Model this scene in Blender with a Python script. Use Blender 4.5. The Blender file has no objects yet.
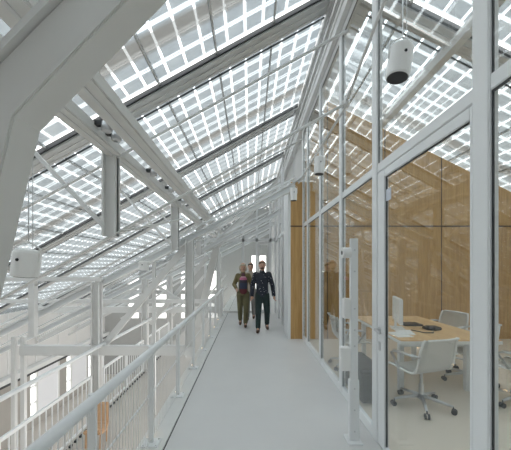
import bpy, bmesh, math, random
from mathutils import Vector, Matrix
random.seed(7)
S = bpy.context.scene
COL = S.collection
PI = math.pi

# ------------------------------------------------------------------ materials
def mat(name, rgb, rough=0.5, metal=0.0, spec=0.5, noise=0.0, scale=8.0, emit=None):
    m = bpy.data.materials.new(name); m.use_nodes = True
    nt = m.node_tree; b = nt.nodes['Principled BSDF']
    b.inputs['Base Color'].default_value = (*rgb, 1)
    b.inputs['Roughness'].default_value = rough
    b.inputs['Metallic'].default_value = metal
    b.inputs['Specular IOR Level'].default_value = spec
    if noise:
        tc = nt.nodes.new('ShaderNodeTexCoord')
        n = nt.nodes.new('ShaderNodeTexNoise'); n.inputs['Scale'].default_value = scale
        n.inputs['Detail'].default_value = 4
        r = nt.nodes.new('ShaderNodeValToRGB')
        r.color_ramp.elements[0].position = .3; r.color_ramp.elements[1].position = .7
        r.color_ramp.elements[0].color = (*[c*(1-noise) for c in rgb], 1)
        r.color_ramp.elements[1].color = (*[min(1, c*(1+noise)) for c in rgb], 1)
        nt.links.new(tc.outputs['Object'], n.inputs['Vector'])
        nt.links.new(n.outputs['Fac'], r.inputs['Fac'])
        nt.links.new(r.outputs['Color'], b.inputs['Base Color'])
    if emit:
        b.inputs['Emission Color'].default_value = (*rgb, 1)
        b.inputs['Emission Strength'].default_value = emit
    return m

def N(nt, t, **kw):
    n = nt.nodes.new(t)
    for k, v in kw.items(): setattr(n, k, v)
    return n

def math_n(nt, op, a, b=None):
    n = N(nt, 'ShaderNodeMath', operation=op)
    for i, v in enumerate((a, b)):
        if v is None: continue
        if hasattr(v, 'is_output'): nt.links.new(v, n.inputs[i])
        else: n.inputs[i].default_value = v
    return n.outputs[0]

def glass_mat(name, tint=(.97, .98, .975), base=.028):
    m = bpy.data.materials.new(name); m.use_nodes = True
    nt = m.node_tree; nt.nodes.clear()
    out = N(nt, 'ShaderNodeOutputMaterial')
    tr = N(nt, 'ShaderNodeBsdfTransparent'); tr.inputs['Color'].default_value = (*tint, 1)
    gl = N(nt, 'ShaderNodeBsdfGlossy'); gl.inputs['Roughness'].default_value = 0.0
    gl.inputs['Color'].default_value = (1, 1, 1, 1)
    lw = N(nt, 'ShaderNodeLayerWeight'); lw.inputs['Blend'].default_value = .5
    p = math_n(nt, 'POWER', lw.outputs['Facing'], 5.0)
    f = math_n(nt, 'ADD', math_n(nt, 'MULTIPLY', p, 1-base), base)
    mx = N(nt, 'ShaderNodeMixShader')
    nt.links.new(f, mx.inputs[0]); nt.links.new(tr.outputs[0], mx.inputs[1]); nt.links.new(gl.outputs[0], mx.inputs[2])
    nt.links.new(mx.outputs[0], out.inputs[0])
    return m

# solar glass: square cells (nearly opaque) with clear joints between them
PV_W, PV_L = 0.90, 2.46          # panel size along the slope / along the building
def pv_mat():
    m = bpy.data.materials.new('solar_glass'); m.use_nodes = True
    nt = m.node_tree; nt.nodes.clear()
    out = N(nt, 'ShaderNodeOutputMaterial')
    tc = N(nt, 'ShaderNodeTexCoord'); sp = N(nt, 'ShaderNodeSeparateXYZ')
    nt.links.new(tc.outputs['Object'], sp.inputs[0])
    def gap(sock, off, pitch, half):
        q = math_n(nt, 'DIVIDE', math_n(nt, 'ADD', sock, off), pitch)
        fr = math_n(nt, 'FRACT', q)
        d = math_n(nt, 'ABSOLUTE', math_n(nt, 'SUBTRACT', fr, .5))
        return math_n(nt, 'GREATER_THAN', d, .5 - half/pitch)
    gx = gap(sp.outputs[0], 10*.272, .272, .016)
    gy = gap(sp.outputs[1], 10*.273, .273, .0155)
    g = math_n(nt, 'MAXIMUM', gx, gy)
    # a darker strip across the panel near its far end
    y = sp.outputs[1]
    strip = math_n(nt, 'MULTIPLY', math_n(nt, 'GREATER_THAN', y, 1.72), math_n(nt, 'LESS_THAN', y, 1.97))
    g = math_n(nt, 'MULTIPLY', g, math_n(nt, 'SUBTRACT', 1.0, math_n(nt, 'MULTIPLY', strip, .75)))
    noi = N(nt, 'ShaderNodeTexNoise'); noi.inputs['Scale'].default_value = 3.0
    nt.links.new(tc.outputs['Object'], noi.inputs['Vector'])
    tr_c = N(nt, 'ShaderNodeBsdfTransparent'); tr_c.inputs['Color'].default_value = (.94, .98, 1, 1)
    tcell = N(nt, 'ShaderNodeBsdfTransparent')
    rmp = N(nt, 'ShaderNodeValToRGB')
    rmp.color_ramp.elements[0].position = .3; rmp.color_ramp.elements[1].position = .75
    rmp.color_ramp.elements[0].color = (.42, .45, .468, 1); rmp.color_ramp.elements[1].color = (.50, .53, .543, 1)
    nt.links.new(noi.outputs['Fac'], rmp.inputs['Fac'])
    dk = N(nt, 'ShaderNodeMix', data_type='RGBA'); dk.inputs['B'].default_value = (.36, .36, .35, 1)
    nt.links.new(strip, dk.inputs['Factor']); nt.links.new(rmp.outputs['Color'], dk.inputs['A'])
    nt.links.new(dk.outputs['Result'], tcell.inputs['Color'])
    df = N(nt, 'ShaderNodeBsdfDiffuse'); df.inputs['Color'].default_value = (.55, .57, .58, 1)
    ad = N(nt, 'ShaderNodeMixShader'); ad.inputs[0].default_value = .3
    nt.links.new(tcell.outputs[0], ad.inputs[1]); nt.links.new(df.outputs[0], ad.inputs[2])
    mx = N(nt, 'ShaderNodeMixShader')
    nt.links.new(g, mx.inputs[0]); nt.links.new(ad.outputs[0], mx.inputs[1]); nt.links.new(tr_c.outputs[0], mx.inputs[2])
    nt.links.new(mx.outputs[0], out.inputs[0])
    return m

def wood_mat(name, c0, c1, vertical=True, rough=.45):
    m = bpy.data.materials.new(name); m.use_nodes = True
    nt = m.node_tree; b = nt.nodes['Principled BSDF']; b.inputs['Roughness'].default_value = rough
    tc = N(nt, 'ShaderNodeTexCoord'); mp = N(nt, 'ShaderNodeMapping')
    mp.inputs['Scale'].default_value = (9, 9, .7) if vertical else (9, .8, 9)
    n = N(nt, 'ShaderNodeTexNoise'); n.inputs['Scale'].default_value = 2.2; n.inputs['Detail'].default_value = 8
    n.inputs['Distortion'].default_value = .6
    r = N(nt, 'ShaderNodeValToRGB')
    r.color_ramp.elements[0].position = .32; r.color_ramp.elements[1].position = .7
    r.color_ramp.elements[0].color = (*c0, 1); r.color_ramp.elements[1].color = (*c1, 1)
    nt.links.new(tc.outputs['Object'], mp.inputs[0]); nt.links.new(mp.outputs[0], n.inputs['Vector'])
    nt.links.new(n.outputs['Fac'], r.inputs[0]); nt.links.new(r.outputs[0], b.inputs['Base Color'])
    return m

M = dict(
    white=mat('white_paint', (.72, .72, .71), .42, noise=.02, scale=3),
    warm=mat('warm_white_paint', (.69, .685, .665), .5, noise=.02, scale=3),
    wall=mat('white_plaster', (.62, .61, .595), .7, noise=.02, scale=2),
    beige=mat('beige_plaster', (.40, .38, .35), .8, noise=.03, scale=2),
    frame=mat('white_aluminium', (.82, .835, .84), .32),
    rafter=mat('grey_aluminium', (.66, .665, .66), .4, .1, noise=.03),
    gasket=mat('black_gasket', (.05, .053, .056), .5),
    floor=mat('grey_floor', (.67, .665, .655), .38, noise=.025, scale=1.6),
    roomfloor=mat('pale_floor', (.76, .69, .59), .2, noise=.03, scale=1.2),
    kerb=mat('pale_kerb', (.72, .72, .70), .45, noise=.02),
    lower=mat('pale_gallery_floor', (.56, .52, .475), .5, noise=.04, scale=2),
    glass=glass_mat('clear_glass'),
    pv=pv_mat(),
    panel=wood_mat('oak_veneer', (.46, .265, .09), (.61, .385, .16)),
    table=wood_mat('pale_oak_top', (.66, .42, .20), (.78, .55, .30), False, .35),
    seam=mat('dark_seam', (.10, .065, .04), .7),
    steel=mat('brushed_steel', (.62, .63, .64), .28, .9),
    dark=mat('black_plastic', (.02, .02, .022), .4),
    charcoal=mat('charcoal_plastic', (.045, .048, .052), .55, noise=.1),
    mesh=mat('pale_grey_mesh', (.76, .75, .72), .6, noise=.05, scale=60),
    lamp=mat('white_lamp_enamel', (.86, .86, .85), .35),
    paper=mat('paper', (.85, .85, .83), .7),
    skin=mat('skin', (.60, .36, .26), .55),
    glow=mat('warm_light', (1, .72, .42), .5, emit=7),
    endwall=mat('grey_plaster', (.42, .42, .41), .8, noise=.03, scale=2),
    blind=mat('white_roller_blind', (.86, .87, .9), .8),
    tan=mat('tan_leather', (.60, .38, .22), .5, noise=.1),
)

nt = M['mesh'].node_tree; b_ = nt.nodes['Principled BSDF']; t_ = N(nt, 'ShaderNodeBsdfTranslucent'); t_.inputs['Color'].default_value = (.8, .79, .76, 1)
x_ = N(nt, 'ShaderNodeMixShader'); x_.inputs[0].default_value = .45; o_ = nt.nodes['Material Output']
nt.links.new(b_.outputs[0], x_.inputs[1]); nt.links.new(t_.outputs[0], x_.inputs[2]); nt.links.new(x_.outputs[0], o_.inputs[0])

# ------------------------------------------------------------------ mesh builder
class MB:
    def __init__(s): s.bm = bmesh.new()
    def box(s, x0, x1, y0, y1, z0, z1):
        v = [s.bm.verts.new((x, y, z)) for z in (z0, z1) for y in (y0, y1) for x in (x0, x1)]
        for f in ((0, 2, 3, 1), (4, 5, 7, 6), (0, 1, 5, 4), (2, 6, 7, 3), (0, 4, 6, 2), (1, 3, 7, 5)):
            s.bm.faces.new([v[i] for i in f])
        return s
    def bar(s, p0, p1, w, h, up=(0, 1, 0)):
        """rectangular bar; w is measured across (perpendicular to up), h along up"""
        p0, p1 = Vector(p0), Vector(p1); d = (p1-p0).normalized(); u = Vector(up)
        u = (u - d*u.dot(d)).normalized(); r = d.cross(u)
        v = []
        for p in (p0, p1):
            for a, b in ((-1, -1), (1, -1), (1, 1), (-1, 1)):
                v.append(s.bm.verts.new(p + r*(a*w/2) + u*(b*h/2)))
        for f in ((0, 3, 2, 1), (4, 5, 6, 7), (0, 1, 5, 4), (1, 2, 6, 5), (2, 3, 7, 6), (3, 0, 4, 7)):
            s.bm.faces.new([v[i] for i in f])
        return s
    def path(s, pts, r, n=10, cap=True):
        pts = [Vector(p) for p in pts]; rings = []
        rr = r if isinstance(r, (list, tuple)) else [r]*len(pts)
        ref = None
        for i, p in enumerate(pts):
            d = (pts[min(i+1, len(pts)-1)] - pts[max(i-1, 0)]).normalized()
            if ref is None: ref = Vector((0, 0, 1)) if abs(d.z) < .9 else Vector((1, 0, 0))
            a = (ref - d*ref.dot(d)).normalized(); b = d.cross(a); ref = a
            rings.append([s.bm.verts.new(p + (a*math.cos(2*PI*k/n) + b*math.sin(2*PI*k/n))*rr[i]) for k in range(n)])
        for A, B in zip(rings, rings[1:]):
            for k in range(n): s.bm.faces.new((A[k], A[(k+1) % n], B[(k+1) % n], B[k]))
        if cap:
            s.bm.faces.new(rings[0][::-1]); s.bm.faces.new(rings[-1])
        return s
    def tube(s, p0, p1, r, n=10): return s.path([p0, p1], r, n)
    def lathe(s, prof, c=(0, 0, 0), n=24):
        rings = [[s.bm.verts.new((c[0]+r*math.cos(2*PI*k/n), c[1]+r*math.sin(2*PI*k/n), c[2]+z)) for k in range(n)] for r, z in prof]
        for A, B in zip(rings, rings[1:]):
            for k in range(n): s.bm.faces.new((A[k], A[(k+1) % n], B[(k+1) % n], B[k]))
        s.bm.faces.new(rings[0][::-1]); s.bm.faces.new(rings[-1])
        return s
    def ball(s, c, rx, ry=None, rz=None, seg=14):
        r = bmesh.ops.create_uvsphere(s.bm, u_segments=seg, v_segments=max(6, seg*2//3), radius=1)
        for v in r['verts']: v.co = Vector((c[0]+v.co.x*rx, c[1]+v.co.y*(ry or rx), c[2]+v.co.z*(rz or rx)))
        return s
    def prism(s, poly, a0, a1, axis='y'):
        """extrude a polygon given in the plane across axis"""
        def P(p, a):
            return {'y': (p[0], a, p[1]), 'x': (a, p[0], p[1]), 'z': (p[0], p[1], a)}[axis]
        A = [s.bm.verts.new(P(p, a0)) for p in poly]; B = [s.bm.verts.new(P(p, a1)) for p in poly]
        n = len(poly)
        s.bm.faces.new(A); s.bm.faces.new(B[::-1])
        for i in range(n): s.bm.faces.new((A[i], B[i], B[(i+1) % n], A[(i+1) % n]))
        return s
    def rot(s, m):
        bmesh.ops.transform(s.bm, matrix=m, verts=s.bm.verts[:]); return s
    def build(s, name, m, parent=None, smooth=False, bevel=0.0, keep=False):
        bm = s.bm
        bmesh.ops.recalc_face_normals(bm, faces=bm.faces[:])
        if bevel:
            es = [e for e in bm.edges if len(e.link_faces) == 2 and e.calc_face_angle(0) > .6]
            bmesh.ops.bevel(bm, geom=es, offset=bevel, segments=2, affect='EDGES', clamp_overlap=True)
        off = Vector((0, 0, 0))
        if parent is not None:
            p = parent
            while p: off += p.location; p = p.parent
        elif not keep and bm.verts:
            xs = [v.co.x for v in bm.verts]; ys = [v.co.y for v in bm.verts]; zs = [v.co.z for v in bm.verts]
            off = Vector(((min(xs)+max(xs))/2, (min(ys)+max(ys))/2, min(zs)))
        for v in bm.verts: v.co -= off
        me = bpy.data.meshes.new(name); bm.to_mesh(me); bm.free()
        me.materials.append(M[m] if isinstance(m, str) else m)
        if smooth:
            for p in me.polygons: p.use_smooth = True
        o = bpy.data.objects.new(name, me); COL.objects.link(o)
        if parent is not None: o.parent = parent
        else: o.location = off
        return o

def tag(o, label=None, cat=None, group=None, kind=None):
    if label: o['label'] = label
    if cat: o['category'] = cat
    if group: o['group'] = group
    if kind: o['kind'] = kind
    return o
def empty(name, loc=(0, 0, 0), label=None, cat=None, group=None, kind=None):
    o = bpy.data.objects.new(name, None); COL.objects.link(o); o.location = loc; o.empty_display_size = .1
    return tag(o, label, cat, group, kind)
def dup(o, loc=None, rz=None, label=None, group=None, parent=None):
    c = o.copy(); COL.objects.link(c)
    if parent is not None: c.parent = parent
    for ch in o.children: dup(ch, parent=c)
    if loc is not None: c.location = loc
    if rz is not None: c.rotation_euler = (0, 0, rz)
    return tag(c, label, None, group)
def struct(o, label, cat): return tag(o, label, cat, kind='structure')
ORD = ['first', 'second', 'third', 'fourth', 'fifth', 'sixth', 'seventh', 'eighth', 'ninth', 'tenth']

EYE = 1.65
SL = .55                                             # slope of the left roof
def roof_z(x): return 4.85 + SL*x                    # left slope
def roof_zr(x): return 5.75 - .5*(x-1.3)             # slope over the meeting room

# ------------------------------------------------------------------ setting: floors and walls
struct(MB().box(-.77, 1.25, -2.5, 16, -.28, 0).build('floor', 'floor'), 'smooth pale grey walkway floor running towards the glazed end', 'floor')
struct(MB().box(1.25, 6.2, -1.6, 6.7, -.28, 0).build('floor_room', 'roomfloor'), 'pale beige floor of the meeting room behind the glass', 'floor')
k = MB().box(-1.02, -.782, -2.5, 16, -.28, .012).build('trim_1', 'kerb')
struct(k, 'pale kerb strip under the walkway railing', 'kerb')
struct(MB().box(-.782, -.77, -2.5, 16, -.2, -.004).build('trim_2', 'gasket'), 'dark shadow gap between the walkway floor and the kerb', 'trim')
struct(MB().box(-3.3, -1.0, -2.5, 18, -1.85, -1.6).build('floor_gallery', 'lower'), 'pale floor of the lower gallery below the railing', 'floor')
struct(MB().box(-9.3, -1.0, -2.5, 18.3, -5.3, -5.05).build('floor_hall', 'lower'), 'pale floor of the hall far below', 'floor')

# left outer wall: pale panelled upstand under the roof, beige wall with tall windows below
wl = empty('wall_left', (-9, 8, -5)); struct(wl, 'pale outer wall with tall windows far below on the left', 'wall')
up = MB().box(-9.15, -9.0, -2.5, 18, -2.45, 0.05)
up.build('upstand', 'wall', wl)
seams = MB()
for y in [i*1.42-2 for i in range(15)]: seams.box(-9.005, -8.985, y-.03, y+.03, -2.4, 0)
seams.build('cover_strip', 'rafter', wl)
gut = MB().box(-9.0, -8.72, -2.5, 18, -2.62, -2.42); gut.build('eaves_ledge', 'white', wl)
MB().box(-8.74, -8.70, -2.5, 18, -2.68, -2.60).build('dark_strip', 'gasket', wl)  # solid dark strip along the lower edge of the ledge
WIN = [9.25, 11.6, 13.5, 16]
zb0, zb1, wz0, wz1 = -5.05, -2.6, -4.75, -2.75
edges = [-2.5]
for y in WIN: edges += [y+2.55, y+4.4]
edges.append(18)
b = MB()
ed = [-2.5]
for y in WIN[:-1]: ed += [y+2.6, y+4.5]
ed.append(18)
for a, c in zip(ed[0::2], ed[1::2]): b.box(-9.15, -9.0, a, c, wz0, wz1)
b.box(-9.15, -9.0, -2.5, 18, wz1, zb1); b.box(-9.15, -9.0, -2.5, 18, zb0, wz0)
b.build('lower_wall', 'beige', wl)
for i, y in enumerate(WIN[:-1]):
    y0, y1 = y+2.6, y+4.5
    w = empty('window_%d' % (i+1), (-9.08, y0, wz0))
    struct(w, '%s tall window from the front in the beige wall far below on the left' % ORD[i], 'window')
    f = MB()
    for (a, c) in ((y0, y0+.08), (y0+.42, y0+.5), (y1-.08, y1)): f.box(-9.12, -9.02, a, c, wz0, wz1)
    f.box(-9.12, -9.02, y0, y1, wz1-.08, wz1); f.box(-9.12, -9.02, y0, y1, wz0, wz0+.08)
    for zz in (-4.1, -3.4): f.box(-9.11, -9.04, y0, y0+.5, zz, zz+.05)
    f.build('window_frame', 'white', w)
    MB().box(-9.085, -9.075, y0+.08, y1-.08, wz0+.08, wz1-.08).build('pane', 'glass', w)
    MB().box(-9.06, -9.05, y0+.52, y1-.1, wz0+.1, wz1-.05).build('roller_blind', 'blind', w)

# far end of the atrium
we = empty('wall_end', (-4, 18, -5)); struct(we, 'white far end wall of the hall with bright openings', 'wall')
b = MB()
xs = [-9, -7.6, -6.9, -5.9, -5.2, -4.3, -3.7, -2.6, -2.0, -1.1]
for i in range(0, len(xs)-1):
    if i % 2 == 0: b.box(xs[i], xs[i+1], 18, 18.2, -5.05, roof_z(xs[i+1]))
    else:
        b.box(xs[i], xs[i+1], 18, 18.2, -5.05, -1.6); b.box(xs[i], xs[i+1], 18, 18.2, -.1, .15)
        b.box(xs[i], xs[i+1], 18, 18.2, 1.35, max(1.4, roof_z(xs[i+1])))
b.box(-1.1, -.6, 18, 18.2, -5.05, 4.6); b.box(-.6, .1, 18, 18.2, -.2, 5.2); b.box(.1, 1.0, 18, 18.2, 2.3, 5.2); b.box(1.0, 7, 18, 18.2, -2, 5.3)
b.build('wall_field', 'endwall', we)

# right: partition of white aluminium and glass
GX0, GX1 = 1.18, 1.235
wr = empty('wall_right', (1.2, 3, 0)); struct(wr, 'white framed glass partition between walkway and meeting room', 'glass wall')
MY = [-.9, .3, 1.435, 2.70, 3.74, 4.86, 5.95, 6.46]
HT = 4.70
for y in MY: MB().box(GX0, GX1, y, y+.11, 0, HT).build('mullion', 'frame', wr, bevel=.006)
for (y0, y1) in zip(MY, MY[1:]):
    door = abs(y0-1.435) < .01
    MB().box(GX0+.008, GX1-.008, y0+.11, y1, 2.52, 2.60).build('transom', 'frame', wr, bevel=.004)
    MB().box(GX0+.008, GX1-.008, y0+.11, y1, HT-.08, HT).build('head_rail', 'frame', wr)
    MB().box(GX0+.016, GX0+.026, y0+.118, y1-.008, 2.612, HT-.09).build('upper_pane', 'glass', wr)
    g = MB()
    for (za, zc) in (((.10, 2.52), (2.60, HT-.08)) if not door else ((2.60, HT-.08),)):
        g.box(GX0+.016, GX0+.024, y0+.11, y0+.118, za, zc); g.box(GX0+.016, GX0+.024, y1-.008, y1, za, zc)
        g.box(GX0+.016, GX0+.024, y0+.118, y1-.008, zc-.012, zc)
    g.build('glazing_gasket', 'gasket', wr)
    if not door:
        MB().box(GX0+.004, GX1-.004, y0+.11, y1, 0, .10).build('sill_rail', 'frame', wr, bevel=.004)
        MB().box(GX0+.016, GX0+.026, y0+.118, y1-.008, .10, 2.508).build('lower_pane', 'glass', wr)
struct(MB().box(-9.2, 6.4, -1.85, -1.68, -5.05, 5.4).build('wall_light_block', 'wall'), 'unseen white wall added behind the viewer to block light from the open front', 'wall')  # unseen wall, added to keep daylight from entering behind the camera
struct(MB().box(1.24, 1.40, 6.73, 18, 0, 5.3).build('wall_corridor', 'wall'), 'white wall right of the walkway beyond the oak pillar', 'wall')
# ridge box above the partition
rb = empty('trim_3', (1.2, 6, HT)); struct(rb, 'pale grooved ridge beam above the glass partition', 'ridge beam')
MB().box(1.17, 1.42, -2.5, 18, HT, 5.62).build('ridge_box', 'rafter', rb)
MB().box(1.13, 1.17, -2.5, 18, 5.36, 5.5).build('upper_flange', 'white', rb)
MB().box(1.12, 1.17, -2.5, 18, HT, HT+.12).build('lower_flange', 'white', rb)
g = MB()
for z in (4.86, 5.02, 5.24): g.box(1.155, 1.172, -2.5, 18, z, z+.035)
g.build('groove', 'gasket', rb)
for z in (4.93, 5.14): MB().box(1.14, 1.17, -2.5, 18, z-.02, z+.06).build('rib', 'warm', rb)

# glass door in the partition
D = empty('door_1', (1.2, 1.54, 0)); struct(D, 'tall glass door in white frame with lever handle', 'door')
leaf = MB()
y0, y1 = 1.546, 2.695
leaf.box(1.186, 1.226, y0, y0+.022, .012, 2.51); leaf.box(1.186, 1.226, y1-.13, y1, .012, 2.51)
leaf.box(1.186, 1.226, y0+.022, y1-.13, 2.44, 2.51); leaf.box(1.186, 1.226, y0+.022, y1-.13, .012, .05)
leaf.build('leaf_frame', 'frame', D, bevel=.004)
g = MB(); g.box(1.20, 1.212, y0+.022, y0+.030, .05, 2.44); g.box(1.20, 1.215, y1-.138, y1-.13, .05, 2.44); g.box(1.20, 1.212, y0+.030, y1-.138, 2.432, 2.44)
g.build('glazing_gasket', 'gasket', D)
MB().box(1.202, 1.212, y0+.030, y1-.138, .05, 2.432).build('pane', 'glass', D)
h = MB().path([(1.188, 2.65, 1.07), (1.135, 2.65, 1.07), (1.135, 2.64, 1.07), (1.135, 2.53, 1.065)], .011)
h.tube((1.188, 2.65, 1.07), (1.180, 2.65, 1.07), .026, 14)
ho = h.build('handle', 'steel', D, smooth=False)
MB().box(1.18, 1.19, 2.635, 2.665, .88, .96).build('keyhole_plate', 'steel', D)
tag(MB().box(1.197, 1.203, 2.47, 2.55, 2.22, 2.32).build('door_sticker', mat('sticker', (.62, .66, .74), .5)), 'small pale blue sticker in the upper corner of the glass door', 'sticker')

# wood clad end wall of the meeting room
wb = empty('wall_back', (3.5, 6.55, 0)); struct(wb, 'oak veneer wall at the back of the meeting room', 'wall')
xr = 6.2
poly = [(.92, 0), (xr, 0), (xr, roof_zr(xr)-.12), (1.5, roof_zr(1.5)-.15), (1.5, 4.75), (1.24, 4.75), (1.24, 3.55), (.92, 3.55)]
MB().prism(poly, 6.56, 6.72).build('veneer_panel', 'panel', wb)
s_ = MB().box(.915, xr, 6.552, 6.562, 2.535, 2.565)
for x in (1.75, 3.05, 4.33, 5.6): s_.box(x-.009, x+.009, 6.553, 6.562, 0, roof_zr(x)-.12)
s_.build('panel_seam', 'seam', wb)
MB().box(.86, .92, 6.56, 7.35, 0, 3.55).build('side_panel', 'frame', wb)
for y in (8.1, 9.1): MB().box(.88, .95, y, y+.08, 0, 4.4).build('far_mullion', 'frame', wb)
MB().box(.88, .95, 7.35, 10.2, 2.5, 2.58).build('far_transom', 'frame', wb)
struct(MB().box(6.2, 6.35, -1.68, 6.6, 0, 3.3).build('wall_room', 'lamp'), 'white outer wall of the meeting room', 'wall')

# ------------------------------------------------------------------ roof
YK = [4.0+2.83*i for i in range(-2, 6)]     # rafter lines
proto = None
ang = math.atan(SL); angr = math.atan(.5)
def panel_mesh():
    b = MB(); b.box(-.445, .445, 0, PV_L, -.015, .015)
    return b
for side in ('left', 'right'):
    p0 = None
    for i, yk in enumerate(YK[:-1]):
        n = 13 if side == 'left' else 7
        if side == 'right' and i > 3: continue
        for j in range(n):
            if side == 'left':
                x = 1.12 - (j+.5)*.79; z = roof_z(x)
                rot = (0, -ang, 0)
            else:
                x = 1.42 + (j+.5)*.80; z = roof_zr(x)
                rot = (0, angr, 0)
            if p0 is None:
                p0 = panel_mesh().build('solar_roof_panel', 'pv', keep=True); o = p0
            else:
                o = p0.copy(); COL.objects.link(o)
            o.location = (x, yk+.32, z); o.rotation_euler = rot
            where = 'on the left roof slope' if side == 'left' else 'on the slope above the meeting room'
            tag(o, 'square-celled solar glass panel %s, %s bay from the front' % (where, ORD[i]), 'roof panel',
                'solar panels %s, %s bay' % (where, ORD[i]))
def slope_bar(b, xa, xb, ya, yb, up, dn, f):
    za, zb = f(xa), f(xb)
    b.prism([(xa, za-dn), (xb, zb-dn), (xb, zb+up), (xa, za+up)], ya, yb)
for i, yk in enumerate(YK):
    for side in ('left', 'right'):
        if side == 'right' and i > 4: continue
        f, xa, xb = (roof_z, -9.1, 1.14) if side == 'left' else (roof_zr, 1.42, 7.0)
        where = 'left roof slope' if side == 'left' else 'slope above the meeting room'
        r = empty('roof_rafter', (xb if side == 'left' else xa, yk, f(0)))
        tag(r, '%s grey rafter from the front under the %s' % (ORD[i], where), 'rafter', 'rafters of the ' + where)
        b = MB(); slope_bar(b, xa, xb, yk+.03, yk+.30, .03, .09, f); b.build('rafter_web', 'rafter', r)
        b = MB(); slope_bar(b, xa, xb, yk-.005, yk+.03, .01, .055, f); b.build('gasket', 'gasket', r)
        b = MB(); slope_bar(b, xa, xb, yk+.12, yk+.15, 0, .105, f); slope_bar(b, xa, xb, yk+.24, yk+.25, 0, .1, f); b.build('ridge_line', 'white', r)
        b = MB(); slope_bar(b, xa, xb, yk+.42, yk+.435, -.02, .045, f); b.build('blind_wire', 'gasket', r)

# panel joints: thin dark joint bars along the building
for j in range(1, 13):
    x = 1.12 - j*.79
    o = MB().box(x-.014, x+.014, -2, 17.5, roof_z(x)-.02, roof_z(x)+.02).build('joint_bar', 'rafter')
    tag(o, 'thin grey joint bar between panels of the left roof slope, %s below the ridge' % (ORD[j-1] if j <= 10 else ('eleventh' if j == 11 else 'twelfth')), 'glazing bar', 'joint bars of the left roof slope')
for j in range(1, 7):
    x = 1.42 + j*.80
    o = MB().box(x-.014, x+.014, -2, 9.5, roof_zr(x)-.02, roof_zr(x)+.02).build('joint_bar', 'rafter')
    tag(o, 'thin grey joint bar above the meeting room, %s below the ridge' % ORD[j-1], 'glazing bar', 'joint bars above the meeting room')

# twin beams along the building
for nm, xa, xb in (('left', -1.63, -1.46), ('right', -1.27, -1.055)):
    t = empty('longitudinal_beam', ((xa+xb)/2, 0, 2.9))
    tag(t, '%s of the twin pale beams running along the hall under the roof' % nm, 'beam', 'twin longitudinal beams')
    MB().box(xa, xb, -1.5, 15, 2.90, 3.02).build('beam_body', 'warm', t, bevel=.012)
    MB().box((xa+xb)/2-.012, (xa+xb)/2+.012, -1.5, 15, 2.893, 2.902).build('lower_groove', 'rafter', t)
for i, y in enumerate((1.9, 2.75, 2.95, 4.1, 5.0, 5.9)):
    t = empty('beam_spotlight', (-1.36, y, 2.95)); tag(t, '%s small silver spotlight from the front in the gap between the twin beams' % ORD[i], 'spotlight', 'spotlights between the twin beams')
    MB().box(-1.46, -1.27, y-.03, y+.03, 2.98, 3.02).build('bracket', 'charcoal', t)
    MB().lathe([(.02, .08), (.045, .06), (.05, -.02), (.04, -.03)], (-1.36, y, 2.95), 14).build('lamp_head', 'steel', t, smooth=True)

t = empty('longitudinal_beam', (2.9, 3, 4.6)); tag(t, 'pale beam running along under the roof slope above the meeting room', 'beam')
MB().box(2.87, 2.93, -1.5, 9.5, 4.74, 4.90).build('beam_body', 'white', t); MB().box(2.84, 2.96, -1.5, 9.5, 4.72, 4.74).build('bottom_flange', 'white', t)

# ------------------------------------------------------------------ trusses of thin rods
def tie(y): return lambda x: 2.89 + .566*x
def truss(y, label):
    t = empty('rod_truss', (-1.6, y, 2.0)); tag(t, label, 'truss', 'white rod trusses')
    lo = lambda x: (x, y, 2.89+.566*x); hi = lambda x: (x, y, 3.73+.55*x)
    MB().tube(lo(1.12), lo(-3.0), .017, 8).build('lower_rod', 'white', t, smooth=True)
    MB().tube(hi(1.12), hi(-4.6), .017, 8).build('upper_rod', 'white', t, smooth=True)
    st = MB().box(-1.665, -1.515, y-.02, y+.02, 1.99, 3.0); st.box(-1.665, -1.645, y-.07, y+.07, 1.99, 3.0); st.box(-1.535, -1.515, y-.07, y+.07, 1.99, 3.0)
    st.build('strut', 'white', t)
    MB().bar((-1.60, y+.01, 2.02), (-2.75, y+.01, 3.25), .045, .03).build('diagonal', 'white', t)
    MB().tube((-1.59, y, 2.02), (-1.0, y+1.0, 2.35), .014, 8).build('stay', 'white', t)
    MB().ball((1.1, y, 3.52), .045).build('node', 'white', t, smooth=True)
    return t
for y, l in ((3.32, 'nearest rod truss with post hanging under the twin beams'), (6.15, 'second rod truss from the front, behind the hanging post'), (8.98, 'third rod truss from the front, above the two walkers')):
    truss(y, l)
# stays in the plane of the partition
for i, (a, b_) in enumerate((((1.1, 3.32, 3.52), (1.1, .2, 4.5)), ((1.1, 3.30, 3.48), (1.1, 6.15, 3.52)), ((1.1, 6.15, 3.52), (1.1, 8.98, 3.52)))):
    t = tag(MB().tube(a, b_, .015, 8).build('tension_rod', 'white', smooth=True), ('white rod rising from the node across the top of the glass partition', 'white rod between the first two nodes beside the glass partition', 'far white rod continuing past the hanging cylinder lamp')[i], 'rod', 'rods beside the glass partition')

# sloping white girders further back
for i, y in enumerate((6.42, 9.4, 12.2, 15.0)):
    t = empty('sloping_girder', (-1, y, 2)); tag(t, '%s sloping white girder from the front under the left roof' % ORD[i], 'girder', 'sloping white girders')
    x0_, x1_ = -8.9, 1.0
    f = lambda x: 2.86+.50*x
    b = MB(); slope_bar(b, x0_, x1_, y, y+.03, .12, 0, f); b.build('web', 'frame', t)
    b = MB(); slope_bar(b, x0_, x1_, y-.07, y+.10, .145, -.115, f); b.build('top_flange', 'frame', t)
    b = MB(); slope_bar(b, x0_, x1_, y-.07, y+.10, .02, .02, f); b.build('bottom_flange', 'frame', t)
    b = MB(); slope_bar(b, x0_, x1_, y-.02, y+.05, .27, -.23, f); b.build('upper_rail', 'frame', t)

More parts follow.
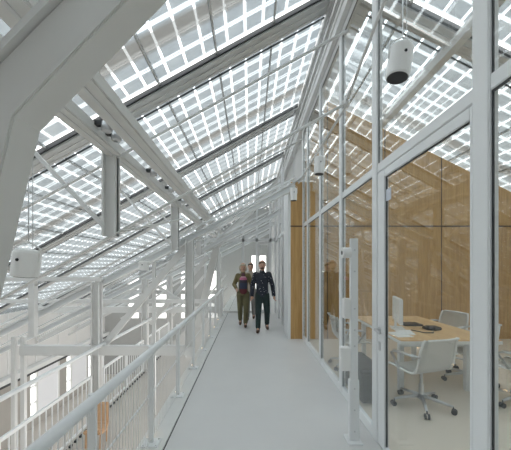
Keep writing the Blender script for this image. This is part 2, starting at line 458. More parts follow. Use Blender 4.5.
# raking frames over the walkway
def raking_frame(y, label):
    d = .165
    t = empty('raking_frame', (-1.5, y, -.3)); tag(t, label, 'frame', 'white raking frames')
    # leg then arm, front face polygon
    kx, kz = -1.02, 2.30            # inner knee
    w = .19
    leg = [(-1.66, -.4), (-1.66-.0+.22, -.4), (kx, kz), (kx-.235, kz+.05)]
    leg = [(-1.88, -.4), (-1.655, -.4), (kx, kz), (kx-.215, kz+.07)]
    arm = [(kx, kz), (1.12, kz+2.14*1.03), (1.12, kz+2.14*1.03+.26), (kx-.215, kz+.07)]
    body = [(-1.88, -.4), (-1.655, -.4), (kx, kz), (1.12, kz+2.14*1.03), (1.12, kz+2.14*1.03+.26), (kx-.215, kz+.07)]
    b = MB(); b.prism(body, y, y+d); b.build('frame_body', 'warm', t, bevel=.008)
    q = Vector((1, 1.03)).normalized(); nrm = Vector((-q.y, q.x))
    e0 = Vector((kx-.215, kz+.07)); e1 = Vector((1.12, kz+2.14*1.03+.26))
    b = MB(); b.prism([tuple(e0), tuple(e1), tuple(e1+nrm*.03), tuple(e0+nrm*.03)], y-.03, y+d+.03); b.build('top_flange', 'white', t)
    return t
raking_frame(1.25, 'large pale raking frame close to the camera at upper left')
raking_frame(9.75, 'far raking frame left of the two walkers')

# columns, ties and diagonals of the old roof on the left
def column(name, x, y, z0, z1, w, label, i_shape=True):
    t = MB()
    if i_shape:
        t.box(x-w/2, x+w/2, y-.012, y+.012, z0, z1); t.box(x-w/2, x-w/2+.02, y-w/2, y+w/2, z0, z1); t.box(x+w/2-.02, x+w/2, y-w/2, y+w/2, z0, z1)
    else: t.box(x-w/2, x+w/2, y-w/2, y+w/2, z0, z1)
    return tag(t.build(name, 'white'), label, 'column', 'white columns of the hall')
column('steel_column', -3.25, 6.15, -5.05, 1.3, .17, 'white steel column standing in the gap of the lower railing')
column('steel_column', -1.28, 6.15, -.28, 2.2, .17, 'white steel column rising beside the walkway railing to the sloping girder')
column('steel_column', -3.25, 8.98, -5.05, 1.25, .17, 'white steel column, second along the lower railing')
column('steel_column', -3.25, 11.8, -5.05, 1.25, .17, 'white steel column, third along the lower railing')
column('steel_column', -1.28, 11.8, -.28, 2.2, .17, 'far white steel column left of the glazed walkway end')
column('steel_column', -2.1, 6.35, -1.6, 1.75, .07, 'slim grey-white post between railing and lower gallery', False)
column('steel_column', -4.6, 6.15, .15, 1.4, .12, 'short white post under the cross tie below the big left lamp', False)
column('steel_column', -5.0, 6.15, -2.3, .15, .08, 'thin white post at far left standing above the eaves ledge', False)
column('steel_column', -4.8, 6.15, -2.3, .15, .08, 'thin white post beside the far left one above the eaves ledge', False)
for (x0_, x1_, z, h_, lab) in ((-4.85, -1.2, -.13, .2, 'white cross beam level with the walkway floor behind the railings'), (-5.3, -3.15, 1.37, .09, 'pale cross tie just below the big left lamp'),
                               ):
    tag(MB().box(x0_, x1_, 6.08, 6.2, z-h_/2, z+h_/2).build('cross_beam', 'white', bevel=.008), lab, 'beam')
tag(MB().bar((-3.15, 6.3, -.05), (-1.35, 6.3, 2.12), .13, .12).build('diagonal_brace', 'white', bevel=.01), 'thick white diagonal brace rising right behind the railings', 'brace')
tag(MB().bar((-3.2, 9.3, -.2), (-1.35, 9.3, 1.95), .13, .12).build('diagonal_brace', 'white', bevel=.01), 'farther white diagonal brace behind the thick one', 'brace')
tag(MB().box(-9, -1.1, 11.7, 11.85, -.24, .0).build('cross_beam', 'white'), 'far white cross beam at walkway level deep in the hall', 'beam')
tag(MB().box(-9, -1.1, 8.92, 9.04, 0.5, .62).build('cross_beam', 'white'), 'thin white cross beam at handrail height in mid hall', 'beam')
for i, (y, xa, za, xb, zb_) in enumerate(((9.16, -6.5, -.6, -3.3, 1.1), (9.16, -3.1, 1.1, -1.4, .1), (12.0, -7.5, -1.2, -3.4, 1.0), (12.0, -3.2, -.4, -1.4, 1.9), (14.6, -6.5, -1.0, -3.0, 1.2), (14.6, -3.0, -.9, -1.2, 1.2))):
    tag(MB().bar((xa, y, za), (xb, y, zb_), .09, .08).build('slim_brace', 'white'), ('slim white brace in the hall, %s in order of distance' % ORD[i]), 'brace', 'slim braces deep in the hall')

# ------------------------------------------------------------------ railings
def railing():
    R = empty('walkway_railing', (-.91, 5, 0)); tag(R, 'white walkway railing with round handrail and fine vertical bars', 'railing')
    MB().path([(-.815, -2, .947), (-.815, 10.1, .947)], .029, 16).build('handrail', 'frame', R, smooth=True)
    ys = [-.31+.995*i for i in range(11)]
    for y in ys:
        p = MB().box(-.935, -.89, y-.012, y+.012, .012, .91); p.box(-.985, -.835, y-.07, y+.07, .012, .024)
        p.tube((-.912, y, .90), (-.815, y, .925), .012, 8)
        for sx in (-.965, -.855):
            for sy in (-.05, .05): p.tube((sx, y+sy, .024), (sx, y+sy, .034), .009, 6)
        for z in (.45, .8): p.tube((-.93, y-.02, z), (-.93, y+.02, z), .016, 8)
        p.build('post', 'frame', R)
    for y0, y1 in zip(ys, ys[1:]):
        p = MB(); n = 20
        for i in range(1, n): 
            y = y0+(y1-y0)*i/n; p.box(-.915, -.911, y-.002, y+.002, .05, .90)
        p.box(-.918, -.908, y0, y1, .045, .056); p.box(-.918, -.908, y0, y1, .895, .905)
        p.build('bar_panel', 'white', R)
        MB().tube((-.93, y0, .45), (-.93, y1, .45), .007, 8).build('mid_rail', 'frame', R)
    for i, y in enumerate(ys[2:]):
        t = tag(MB().box(-.965, -.945, y+.08, y+.17, .0125, .022).build('kerb_light', 'glow'), '%s small warm light from the front at a railing post foot' % ORD[i], 'light', 'kerb lights along the railing')
railing()
for sec, (ya, yb, lab) in enumerate(((-.5, 5.9, 'white lower railing, near section before the column'), (6.42, 8.8, 'white lower railing, section just past the column'), (9.15, 11.6, 'white lower railing, far section deep in the hall'))):
    R = empty('lower_railing', (-3.25, ya, -1.6)); tag(R, lab, 'railing', 'lower gallery railings')
    MB().box(-3.27, -3.23, ya, yb, -.64, -.59).build('top_rail', 'frame', R)
    MB().box(-3.27, -3.23, ya, yb, -1.52, -1.49).build('bottom_rail', 'frame', R)
    for y in (ya, (ya+yb)/2, yb): MB().box(-3.275, -3.225, y-.03, y+.03, -1.6, -.6).build('post', 'frame', R)
    p = MB(); n = int((yb-ya)/.14)
    for i in range(1, n):
        y = ya+(yb-ya)*i/n; p.box(-3.258, -3.242, y-.008, y+.008, -1.5, -.62)
    p.build('bar_panel', 'frame', R)
    y = ya+.05
    while y < yb: MB().box(-3.225, -3.19, y, y+.07, -1.59, -1.555).build('clamp', 'charcoal', R); y += .16
tag(MB().tube((-3.13, -.5, -.02), (-3.13, 16, -.02), .035, 12).build('pipe_rail', 'frame', smooth=True), 'long white pipe rail fixed to the columns above the lower railing', 'rail')

# tan lounge chair on the lower gallery
lc = empty('lounge_chair', (-2.75, 5.3, -1.6)); tag(lc, 'tan curved lounge chair on the gallery below the railing', 'chair')
prof = [(-.4, .42), (-.25, .40), (.05, .34), (.2, .42), (.32, .85), (.40, .86), (.30, .34), (.15, .24), (-.1, .26), (-.4, .34)]
MB().prism([(5.3+p[0]*.5, -1.6+p[1]*.8) for p in prof], -2.95, -2.65, 'x').build('seat_shell', 'tan', lc, bevel=.02)
for sx in (-2.93, -2.67):
    for sy in (5.17, 5.38): MB().tube((sx, sy, -1.6), (sx, sy+.02, -1.36), .018, 8).build('leg', 'tan', lc)

# ------------------------------------------------------------------ glazed end of the walkway
E = empty('wall_far', (0, 10.2, 0)); struct(E, 'white framed glazed end of the walkway behind the walkers', 'glass wall')
fx = [-1.58, -1.1, -.24, .24, .72, .9]
for x in fx: MB().box(x-.035, x+.035, 10.2, 10.28, 0, 3.9 if x > -.2 else 3.9+.5*x).build('mullion', 'frame', E)
MB().box(-1.58, .95, 10.2, 10.28, 2.50, 2.62).build('transom', 'frame', E)
MB().box(-1.58, .24, 10.19, 10.29, 0, .07).build('sill_rail', 'rafter', E)
for a, c in zip(fx, fx[1:]):
    if a == .24: continue
    MB().box(a+.035, c-.035, 10.235, 10.245, .07, 2.5).build('pane', 'glass', E)
d2 = empty('door_2', (.48, 10.2, 0)); struct(d2, 'far glass door at the end of the walkway', 'door')
f = MB().box(.28, .34, 10.21, 10.27, 0, 2.48); f.box(.62, .68, 10.21, 10.27, 0, 2.48); f.box(.34, .62, 10.21, 10.27, 2.4, 2.48); f.box(.34, .62, 10.21, 10.27, 0, .12)
f.build('leaf_frame', 'rafter', d2)
MB().box(.34, .62, 10.235, 10.245, .12, 2.4).build('pane', 'glass', d2)
MB().box(.30, .32, 10.17, 10.21, .9, 1.2).build('handle', 'charcoal', d2)

# ------------------------------------------------------------------ access post
P = empty('access_post', (1.0, 2.72, 0)); tag(P, 'slim white access post with card readers beside the glass door', 'post')
MB().box(.965, 1.035, 2.70, 2.74, .5, 1.91).build('upper_section', 'frame', P, bevel=.004)
MB().box(.955, 1.045, 2.695, 2.75, .012, .58).build('lower_section', 'frame', P, bevel=.004)
MB().box(.93, 1.06, 2.64, 2.81, 0, .014).build('base_plate', 'frame', P)
c = MB().path([(.965, 2.72, 1.775), (.89, 2.72, 1.775)], .05, 20); c.build('round_reader', 'lamp', P)
MB().tube((.889, 2.72, 1.775), (.886, 2.72, 1.775), .02, 14).build('lens', 'dark', P)
MB().box(.90, .965, 2.69, 2.76, 1.155, 1.345).build('upper_box', 'lamp', P, bevel=.008)
MB().box(.875, .965, 2.69, 2.77, .665, .885).build('lower_box', 'lamp', P, bevel=.008)
for z in (.1, .3, .5, .9, 1.05, 1.25, 1.6, 1.8): MB().tube((1.0, 2.70, z), (1.0, 2.692, z), .008, 8).build('screw', 'steel', P)

for o_ in [P]: o_.location = (.98, 2.74, 0)

# ------------------------------------------------------------------ hanging cylinder lamps
def lamp(x, y, zb, dia, h, label, tilt, top, group='hanging cylinder lamps'):
    t = empty('cylinder_lamp', (x, y, zb)); tag(t, label, 'lamp', group)
    r = dia/2
    R = Matrix.Translation((x, y, zb)) @ Matrix.Rotation(tilt, 4, 'Y')
    b = MB().lathe([(r*.94, 0), (r, .01), (r, h*.86), (r*.9, h*.95), (r*.5, h), (r*.2, h)], (0, 0, 0), 28); b.rot(R); b.build('lamp_body', 'lamp', t, smooth=False)
    b = MB().lathe([(r*.86, -.004), (r*.86, .004), (r*.5, .006)], (0, 0, 0), 28); b.rot(R); b.build('lamp_opening', 'dark', t)
    b = MB().path([(-r*1.05, 0, h*.55), (-r*1.05, 0, h*1.05), (0, 0, h*1.25), (r*1.05, 0, h*1.05), (r*1.05, 0, h*.55)], r*.07, 8); b.rot(R); b.build('bracket', 'lamp', t)
    b = MB().ball((0, -r*1.0, h*.6), r*.13); b.rot(R); b.build('pivot', 'dark', t)
    tp = R @ Vector((0, 0, h*1.22))
    b = MB().tube(tp, (tp.x, y, top), .004, 6); b.tube((tp.x+r*.35, y, zb+h), (tp.x+r*.35, y, top), .003, 6); b.build('suspension_wire', 'steel', t)
    return t
lamp(.99, 1.95, 2.915, .15, .22, 'white cylinder lamp with black opening at upper right in front of the glass', .14, 5.4)
lamp(1.0, 4.2, 2.98, .145, .26, 'white cylinder lamp in the middle, halfway along the glass partition', .05, 5.4)
lamp(.88, 5.85, 2.97, .135, .26, 'small white cylinder lamp hanging in front of the oak pillar', 0, 5.4)
lamp(1.0, 9.3, 3.0, .15, .26, 'farthest small white cylinder lamp near the walkway end', 0, 5.4)
lamp(-1.63, 2.1, 1.575, .175, .20, 'broad white cylinder lamp at left edge below the roof glass', .11, 3.9)
lamp(-1.85, 5.05, 1.57, .17, .17, 'small broad white lamp hanging further along the left side', .03, 3.8)

# ------------------------------------------------------------------ meeting room furniture
T = empty('meeting_table', (2.42, 4.4, 0)); tag(T, 'long meeting table with pale oak top and white edge', 'table')
tz = .74
MB().prism([(1.85, 3.55), (3.08, 3.55), (3.06, 4.4), (3.04, 5.28), (1.9, 5.28)], tz-.012, tz, 'z').build('table_top', 'table', T)
MB().prism([(1.845, 3.54), (3.088, 3.54), (3.068, 4.4), (3.048, 5.29), (1.895, 5.29)], tz-.05, tz-.012, 'z').build('edge_board', 'paper', T)
for x in (2.0, 2.88):
    for y in (3.85, 5.1): MB().box(x-.03, x+.03, y-.03, y+.03, 0, tz-.05).build('leg', 'frame', T)
MB().box(2.0, 2.88, 3.84, 3.87, .58, .69).build('rail', 'frame', T); MB().box(2.0, 2.88, 5.08, 5.12, .58, .69).build('rail', 'frame', T)

def make_chair():
    c = empty('office_chair', (0, 0, 0))
    # local: faces +y; one continuous sling of mesh from seat front to top of back
    prof = [(.25, .44), (.22, .455), (.12, .45), (0, .44), (-.12, .44), (-.19, .47), (-.225, .54), (-.24, .62), (-.26, .72), (-.285, .82), (-.295, .85)]
    hw = [.235, .245, .25, .25, .25, .245, .245, .245, .24, .225, .21]
    b = MB(); nx = 6; G = []
    for i, (y, z) in enumerate(prof):
        row = []
        for k in range(nx+1):
            s = -1+2*k/nx
            dz = .018*s*s if i < 5 else 0; dy = .035*s*s if i >= 5 else 0
            row.append((s*hw[i], y+dy, z+dz))
        G.append(row)
    def sheet(rows):
        V = [[b.bm.verts.new(p) for p in r] for r in rows]
        n = len(V)
        for i in range(n-1):
            for k in range(nx): b.bm.faces.new((V[i][k], V[i][k+1], V[i+1][k+1], V[i+1][k]))
        return V
    A = sheet(G[:6]); bmesh.ops.solidify(b.bm, geom=b.bm.faces[:], thickness=.02); b.build('seat', 'mesh', c, smooth=True)
    b = MB(); sheet(G[5:]); bmesh.ops.solidify(b.bm, geom=b.bm.faces[:], thickness=.014); b.build('backrest', 'mesh', c, smooth=True)
    for s in (-1, 1):
        b = MB().path([(s*(hw[i]+.008), prof[i][0]+(.035 if i >= 5 else 0), prof[i][1]+(.012 if i < 5 else 0)) for i in range(len(prof))], .013, 8); b.build('side_rail', 'paper', c, smooth=True)
        b = MB().path([(s*.26, -.235, .66), (s*.30, -.17, .665), (s*.305, .10, .655), (s*.295, .15, .62), (s*.265, .06, .47), (s*.2, 0, .42)], [.013, .016, .018, .015, .014, .012], 8); b.build('armrest', 'steel', c, smooth=True)
    MB().path([(-.21, -.29, .85), (0, -.325, .853), (.21, -.29, .85)], .012, 8).build('top_rail', 'paper', c, smooth=True)
    MB().box(-.2, .2, -.05, .06, .40, .43).build('seat_support', 'steel', c, bevel=.008)
    MB().lathe([(.028, .08), (.028, .26), (.018, .26), (.018, .41)], n=14).build('gas_column', 'steel', c, smooth=False)
    for i in range(5):
        a = 2*PI*i/5 + .3
        e = Vector((math.cos(a), math.sin(a), 0))
        L = MB().path([e*.02+Vector((0, 0, .125)), e*.17+Vector((0, 0, .105)), e*.31+Vector((0, 0, .082))], [.024, .019, .014], 8).build('base_leg', 'steel', c, smooth=True)
        w = MB(); q = Vector((-e.y, e.x, 0)); p = e*.32+Vector((0, 0, .029))
        for s in (-1, 1): w.tube(p+q*(s*.008), p+q*(s*.026), .029, 14)
        w.tube(e*.31+Vector((0, 0, .05)), e*.31+Vector((0, 0, .085)), .007, 8)
        w.build('caster', 'charcoal', L)
    return c
ch = make_chair()
ch.location = (2.02, 3.42, 0); ch.rotation_euler = (0, 0, .28)
tag(ch, 'pale mesh office chair seen from behind at the near end of the table', 'chair', 'office chairs')
dup(ch, (3.30, 4.95, 0), PI/2+.3, 'pale office chair at the far right side of the table')
dup(ch, (3.12, 4.15, 0), PI/2-.1, 'pale office chair partly behind the white door jamb, right of the table')
dup(ch, (3.25, 3.45, 0), .55, 'pale office chair seen in the far right pane')
dup(ch, (1.62, 4.75, 0), -PI/2, 'pale office chair on the left side of the table seen through the narrow panes')

mo = empty('monitor', (0, 0, 0)); tag(mo, 'white monitor seen edge-on at the left of the table', 'monitor')
MB().box(-.022, .022, -.26, .26, .09, .45).build('screen_case', 'lamp', mo, bevel=.008)
MB().box(.0225, .026, -.24, .24, .11, .43).build('screen', 'charcoal', mo)
MB().box(-.035, -.02, -.05, .05, .01, .2).build('stand', 'frame', mo); MB().box(-.09, .08, -.11, .11, 0, .012).build('foot', 'frame', mo)
mo.location = (2.16, 4.25, tz); mo.rotation_euler = (0, 0, -.28)
lp = empty('laptop', (2.46, 4.5, tz)); tag(lp, 'closed dark laptop lying on the table beside the monitor', 'laptop')
MB().box(2.34, 2.62, 4.38, 4.6, tz, tz+.014).build('base', 'charcoal', lp, bevel=.004); MB().box(2.34, 2.62, 4.38, 4.6, tz+.015, tz+.024).build('lid', 'dark', lp, bevel=.003)
cp = empty('conference_phone', (2.6, 4.15, tz)); tag(cp, 'black conference phone in the middle of the table', 'phone')
MB().prism([(2.5, 4.1), (2.6, 4.05), (2.72, 4.1), (2.72, 4.24), (2.6, 4.28), (2.5, 4.22)], tz, tz+.04, 'z').build('phone_body', 'dark', cp, bevel=.012)
MB().box(2.55, 2.67, 4.1, 4.2, tz+.04, tz+.05).build('keypad', 'charcoal', cp)
for i, (x, y, a) in enumerate(((1.98, 3.85, .1), (2.12, 3.98, -.25))):
    b = MB().box(-.105, .105, -.148, .148, 0, .003); b.rot(Matrix.Translation((x, y, tz+.002*i+.0005)) @ Matrix.Rotation(a, 4, 'Z'))
    tag(b.build('paper_sheet', 'paper'), ('white paper sheet at the near left corner of the table', 'white paper sheet lying turned behind the first one')[i], 'paper')
tag(MB().path([(2.28, 4.1, tz+.006), (2.36, 3.95, tz+.006), (2.48, 3.92, tz+.006), (2.56, 4.06, tz+.008)], .006, 6).build('cable', 'dark'), 'black cable curling on the table in front of the phone', 'cable')
bx = empty('storage_pouf', (1.46, 3.75, 0)); tag(bx, 'dark grey low box on the floor behind the glass by the post', 'box')
MB().box(1.32, 1.60, 3.42, 4.15, .02, .38).build('box_body', 'charcoal', bx, bevel=.02); MB().box(1.31, 1.61, 3.41, 4.16, .38, .42).build('lid', 'charcoal', bx, bevel=.012)

# ------------------------------------------------------------------ people
def limbs(g, chains):
    """tapering round-ended limbs around joint chains: lists of (position, radius or (radius x, radius y))"""
    small = 1.0
    for ch_ in chains:
        for (p, r), (q, t) in zip(ch_, ch_[1:]):
            ell = isinstance(r, tuple) and isinstance(t, tuple)
            r = r if isinstance(r, tuple) else (r, r); t = t if isinstance(t, tuple) else (t, t)
            if not ell: r = (min(r),)*2; t = (min(t),)*2
            p, q = Vector(p), Vector(q); d = (q-p).normalized()
            if ell: a_, b_ = Vector((1, 0, 0)), Vector((0, 1, 0))
            else:
                ref = Vector((0, 0, 1)) if abs(d.z) < .9 else Vector((1, 0, 0))
                a_ = (ref-d*ref.dot(d)).normalized(); b_ = d.cross(a_)
            small = min(small, *r, *t); rows = []; n = 14
            for th in (-80, -55, -28): rows.append((p + d*(min(r)*math.sin(math.radians(th))), r[0]*math.cos(math.radians(th)), r[1]*math.cos(math.radians(th))))
            rows.append((p, *r)); rows.append((q, *t))
            for th in (28, 55, 80): rows.append((q + d*(min(t)*math.sin(math.radians(th))), t[0]*math.cos(math.radians(th)), t[1]*math.cos(math.radians(th))))
            R = [[g.bm.verts.new(c + a_*(math.cos(2*PI*k/n)*x) + b_*(math.sin(2*PI*k/n)*y)) for k in range(n)] for c, x, y in rows]
            for A, B in zip(R, R[1:]):
                for k in range(n): g.bm.faces.new((A[k], A[(k+1) % n], B[(k+1) % n], B[k]))
            g.bm.faces.new(R[0][::-1]); g.bm.faces.new(R[-1])
    bmesh.ops.recalc_face_normals(g.bm, faces=g.bm.faces[:])
    return small
def chainskin(chains, sub=1):
    g = MB(); small = limbs(g, chains)
    return remeshed(g.bm, max(.006, min(.012, small*.33)))
def remeshed(bm, vox, smooth=2):
    me = bpy.data.meshes.new('tmp'); bm.to_mesh(me); bm.free()
    o = bpy.data.objects.new('tmp', me); COL.objects.link(o)
    m = o.modifiers.new('remesh', 'REMESH'); m.mode = 'VOXEL'; m.voxel_size = vox
    if smooth:
        m2 = o.modifiers.new('smooth', 'SMOOTH'); m2.iterations = smooth; m2.factor = .5
    dg = bpy.context.evaluated_depsgraph_get(); dg.update()
    out = bpy.data.meshes.new_from_object(o.evaluated_get(dg))
    bpy.data.objects.remove(o); bpy.data.meshes.remove(me)
    return out
def add_mesh(bm, me):
    bm.from_mesh(me); bpy.data.meshes.remove(me)
def finish(name, bm, m, parent):
    b = MB(); b.bm.free(); b.bm = bm
    # parent at loc: coordinates are already local
    me = bpy.data.meshes.new(name); bmesh.ops.recalc_face_normals(bm, faces=bm.faces[:]); bm.to_mesh(me); bm.free()
    for p in me.polygons: p.use_smooth = True
    me.materials.append(m); o = bpy.data.objects.new(name, me); COL.objects.link(o); o.parent = parent
    return o
def person(loc, rz, h, sh, legs, arms, cols, label, hair, female=False, beard=False, extra=None):
    """local frame: faces -y; legs/arms = {side: [joint points]}"""
    root = empty('person', loc, label, 'person'); root.rotation_euler = (0, 0, rz)
    k = h/1.78
    v = lambda x, y, z: Vector((x*k, y*k, z*k))
    g = MB()
    pel, wai, che, nek = v(0, 0, .95), v(0, 0, 1.12), v(0, .0, 1.32), v(0, .01, 1.47)
    hd0, hd1, hd2 = v(0, -.005, 1.57), v(0, -.01, 1.655), v(0, 0, 1.72)
    chains = [[(pel, .10*k), (wai, .10*k), (che, .12*k), (nek, .058*k), (v(0, 0, 1.53), .052*k), (hd0, .066*k), (hd1, .083*k), (hd2, .062*k)]]
    for s in (-1, 1):
        a = arms[s]; l = legs[s]
        S0 = v(s*sh, 0, 1.42)
        chains.append([(che, .12*k), (S0, .052*k), (v(*a[0]), .040*k), (v(*a[1]), .028*k)])
        hip = v(s*.085, 0, .90)
        chains.append([(pel, .10*k), (hip, .085*k), (v(*l[0]), .056*k), (v(*l[1]), .036*k), (v(*l[2]), .016*k)])
    limbs(g, chains)
    # hands: palm and five curled fingers each
    for s in (-1, 1):
        a = arms[s]; w_ = v(*a[1]); d = (w_ - v(*a[0])).normalized()
        side = Vector((0, -1, 0)); side = (side - d*side.dot(d)).normalized(); pn = d.cross(side)*s
        palm = w_ + d*.05*k
        hc = [[(w_ - d*.015, .026*k), (palm, .033*k)]]
        limbs(g, hc)
        for i, (o_, L) in enumerate(((.030, .070), (.011, .078), (-.009, .072), (-.028, .056))):
            p0 = palm + side*o_*k + d*.01*k
            p1 = p0 + d*L*.5*k - pn*.008*k; p2 = p1 + d*L*.4*k - pn*.028*k
            limbs(g, [[(p0, .009*k), (p1, .0085*k), (p2, .007*k)]])
        t0 = w_ + d*.025*k + side*.025*k
        limbs(g, [[(t0, .011*k), (t0 + side*.03*k + d*.025*k, .010*k), (t0 + side*.035*k + d*.055*k - pn*.01*k, .008*k)]])
    # nose, ears, brow, chin
    g.ball(hd1 + v(0, -.088, -.012), .013*k, .018*k, .022*k, 10); g.ball(hd1 + v(0, -.075, .022), .045*k, .015*k, .01*k, 10)
    g.ball(hd0 + v(0, -.052, .0), .034*k, .026*k, .022*k, 10)
    for s in (-1, 1): g.ball(hd1 + v(s*.083, .005, -.008), .010*k, .02*k, .032*k, 10)
    bm2 = bmesh.new(); add_mesh(bm2, remeshed(g.bm, .0065, 1)); body = finish('body', bm2, M['skin'], root)
    e = MB()
    for s in (-1, 1): e.ball(hd1 + v(s*.031, -.079, .002), .011*k, .008*k, .008*k, 8)
    finish('eyes', e.bm, M['dark'], root)
    e = MB(); e.ball(hd0 + v(0, -.076, .025), .024*k, .008*k, .006*k, 8)
    finish('mouth', e.bm, mat('lips', (.42, .17, .14), .5), root)
    # trousers
    tb = bmesh.new(); ch2 = []
    for s in (-1, 1):
        l = legs[s]
        hip = v(s*.085, 0, .90)
        an = v(*l[1]); kn = v(*l[0])
        ch2.append([(v(0, 0, 1.0), (.125*k, .10*k)), (v(0, 0, .93), (.14*k, .11*k)), (hip, .10*k), (kn, .076*k), (kn.lerp(an, .93), .062*k)])
    add_mesh(tb, chainskin(ch2, 1)); finish('trousers', tb, cols['trousers'], root)
    # top
    jb = bmesh.new(); W = .155 if not female else .14
    ch3 = [[(v(0, 0, .94), (W*k, .12*k)), (v(0, 0, 1.12), (W*.93*k, .118*k)), (che, (W*k, .128*k)), (v(0, 0, 1.44), (.085*k, .075*k)), (v(0, .008, 1.50), .066*k)]]
    for s in (-1, 1):
        a = arms[s]; el, wr_ = v(*a[0]), v(*a[1])
        ch3.append([(che, (W*k, .128*k)), (v(s*sh, 0, 1.42), .072*k), (el, .058*k), (el.lerp(wr_, .92), .046*k)])
    add_mesh(jb, chainskin(ch3, 1)); finish('jacket', jb, cols['top'], root)
    # shoes
    for s in (-1, 1):
        l = legs[s]; an = v(*l[1]); toe = v(*l[2])
        d = (toe-an); d.normalize()
        b2 = bmesh.new(); heel = an + (an-toe).normalized()*.03*k; heel.z = max(.035*k, an.z-.06*k)
        add_mesh(b2, chainskin([[(an + v(0, 0, .02), .045*k), (heel, .045*k)], [(heel, .045*k), (heel.lerp(toe, .55), .046*k), (toe, .036*k)]], 1)); finish('shoe', b2, cols['shoes'], root)
    # hair
    hb = MB()
    hb.ball(hd1 + v(0, .018, .03), .090*k, .090*k, .078*k, 16)
    if hair == 'bob':
        hb.ball(hd1 + v(0, .04, -.02), .098*k, .07*k, .11*k, 16)
        for s in (-1, 1): hb.ball(hd1 + v(s*.082, .0, -.03), .024*k, .05*k, .085*k, 12)
        hb.ball(hd1 + v(0, -.045, .06), .075*k, .04*k, .03*k, 12)
    finish('hair', hb.bm, cols['hair'], root)
    if beard:
        bb = MB(); bb.ball(hd0 + v(0, -.05, .004), .052*k, .036*k, .03*k, 12); bb.ball(hd0 + v(0, -.078, .037), .03*k, .01*k, .007*k, 10)
        finish('beard', bb.bm, cols['hair'], root)
    if extra: extra(root, v)
    return root

def flower_mat():
    m = mat('dark_floral', (.02, .025, .04), .7); nt = m.node_tree; b = nt.nodes['Principled BSDF']
    tc = N(nt, 'ShaderNodeTexCoord'); vo = N(nt, 'ShaderNodeTexVoronoi'); vo.inputs['Scale'].default_value = 19
    r = N(nt, 'ShaderNodeValToRGB'); r.color_ramp.interpolation = 'CONSTANT'
    r.color_ramp.elements[0].color = (.42, .42, .45, 1); r.color_ramp.elements[1].color = (.016, .02, .034, 1); r.color_ramp.elements[1].position = .19
    nt.links.new(tc.outputs['Object'], vo.inputs['Vector']); nt.links.new(vo.outputs['Distance'], r.inputs[0]); nt.links.new(r.outputs[0], b.inputs['Base Color'])
    return m
def stripe_mat():
    m = mat('striped_knit', (.05, .06, .1), .8); nt = m.node_tree; b = nt.nodes['Principled BSDF']
    tc = N(nt, 'ShaderNodeTexCoord'); sp = N(nt, 'ShaderNodeSeparateXYZ'); nt.links.new(tc.outputs['Object'], sp.inputs[0])
    r = N(nt, 'ShaderNodeValToRGB'); r.color_ramp.interpolation = 'CONSTANT'
    E2 = r.color_ramp.elements
    E2[0].color = (.16, .04, .05, 1); E2[1].position = .18; E2[1].color = (.05, .06, .10, 1)
    for p, c in ((.48, (.06, .05, .07, 1)), (.62, (.55, .16, .28, 1)), (.74, (.60, .35, .40, 1)), (.80, (.10, .04, .05, 1))):
        e = E2.new(p); e.color = c
    f = math_n(nt, 'DIVIDE', math_n(nt, 'SUBTRACT', sp.outputs[2], .93), .55)
    nt.links.new(f, r.inputs[0]); nt.links.new(r.outputs[0], b.inputs['Base Color'])
    return m
olive = mat('olive_cloth', (.17, .14, .065), .8, noise=.15, scale=10)
olive2 = mat('olive_trousers', (.15, .135, .07), .8, noise=.1, scale=10)
dkgreen = mat('dark_green_cloth', (.018, .035, .034), .8, noise=.15, scale=10)
brown = mat('brown_leather', (.10, .055, .035), .5)
blond = mat('grey_blond_hair', (.50, .43, .33), .6, noise=.15, scale=40)
dkhair = mat('dark_hair', (.035, .022, .016), .6)
brnhair = mat('brown_hair', (.13, .07, .045), .6)

# man in front: striding, arms down
person((.31, 7.35, 0), 0.0, 1.80, .165,
       {-1: [(-.10, -.10, .50), (-.11, -.13, .10), (-.13, -.30, .045)], 1: [(.12, -.02, .50), (.13, .20, .14), (.14, .06, .05)]},
       {-1: [(-.25, .03, 1.14), (-.26, -.08, .88)], 1: [(.26, .05, 1.14), (.29, -.03, .88)]},
       dict(top=flower_mat(), trousers=dkgreen, shoes=brown, hair=brnhair), 'bearded person in dark floral jacket and dark green trousers walking on the right', 'short', beard=True)
def sweater(root, v):
    jb = bmesh.new()
    add_mesh(jb, chainskin([[(v(0, -.045, .96), (.11, .085)), (v(0, -.045, 1.15), (.112, .085)), (v(0, -.045, 1.34), (.112, .09)), (v(0, -.02, 1.47), (.055, .055))]], 1))
    finish('sweater', jb, stripe_mat(), root)
# woman on the left
person((-.19, 7.95, 0), .08, 1.74, .145,
       {-1: [(-.085, -.02, .50), (-.07, .18, .15), (-.08, .05, .05)], 1: [(.075, -.12, .50), (.06, -.12, .10), (.05, -.28, .045)]},
       {-1: [(-.25, .06, 1.17), (-.19, -.16, 1.06)], 1: [(.25, .05, 1.15), (.26, -.03, .90)]},
       dict(top=olive, trousers=olive2, shoes=brown, hair=blond), 'person in olive jacket, striped knit and olive trousers walking on the left', 'bob', female=True, extra=sweater)
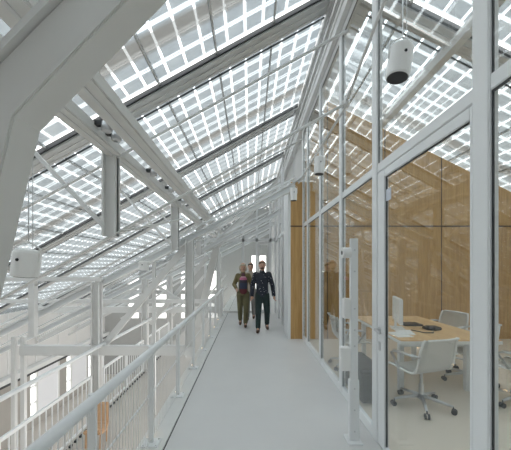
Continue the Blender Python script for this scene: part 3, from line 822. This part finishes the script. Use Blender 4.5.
# third walker, mostly hidden behind
person((.02, 8.9, 0), -.05, 1.76, .17,
       {-1: [(-.09, -.08, .50), (-.09, -.10, .10), (-.10, -.26, .045)], 1: [(.09, 0, .50), (.09, .18, .14), (.09, .05, .05)]},
       {-1: [(-.25, .04, 1.15), (-.26, -.04, .90)], 1: [(.25, .04, 1.15), (.26, -.04, .90)]},
       dict(top=mat('beige_cloth', (.38, .32, .26), .8, noise=.1), trousers=mat('grey_cloth', (.25, .24, .23), .8, noise=.1), shoes=brown, hair=dkhair), 'dark-haired person in beige jacket walking behind the other two', 'short')

# ------------------------------------------------------------------ light, sky, camera
W = bpy.data.worlds.new('sky'); S.world = W; W.use_nodes = True
nt = W.node_tree; bg = nt.nodes['Background']
tc = N(nt, 'ShaderNodeTexCoord'); sp = N(nt, 'ShaderNodeSeparateXYZ'); nt.links.new(tc.outputs['Generated'], sp.inputs[0])
r = N(nt, 'ShaderNodeValToRGB')
r.color_ramp.elements[0].position = .0; r.color_ramp.elements[0].color = (.66, .65, .63, 1)
r.color_ramp.elements[1].position = .4; r.color_ramp.elements[1].color = (1.0, .98, .95, 1)
e_ = r.color_ramp.elements.new(.8); e_.color = (.965, .985, 1.0, 1)
nt.links.new(sp.outputs[2], r.inputs[0]); nt.links.new(r.outputs[0], bg.inputs['Color'])
bg.inputs['Strength'].default_value = 3.2

cam = bpy.data.cameras.new('camera'); co = bpy.data.objects.new('camera', cam); COL.objects.link(co)
co.location = (0, 0, EYE); co.rotation_euler = (PI/2, 0, 0)
cam.sensor_fit = 'HORIZONTAL'; cam.sensor_width = 36; cam.lens = 36*290/511
cam.shift_x = 5.5/511; cam.shift_y = 41/511; cam.clip_start = .05
S.camera = co
S.view_settings.view_transform = 'Standard'; S.view_settings.look = 'None'
S.view_settings.exposure = 0.27; S.view_settings.gamma = 1; S.view_settings.use_curve_mapping = False
try:
    S.cycles.transparent_max_bounces = 32; S.cycles.max_bounces = 10; S.cycles.diffuse_bounces = 6
    S.cycles.sample_clamp_indirect = 6; S.cycles.use_denoising = True
except Exception: pass
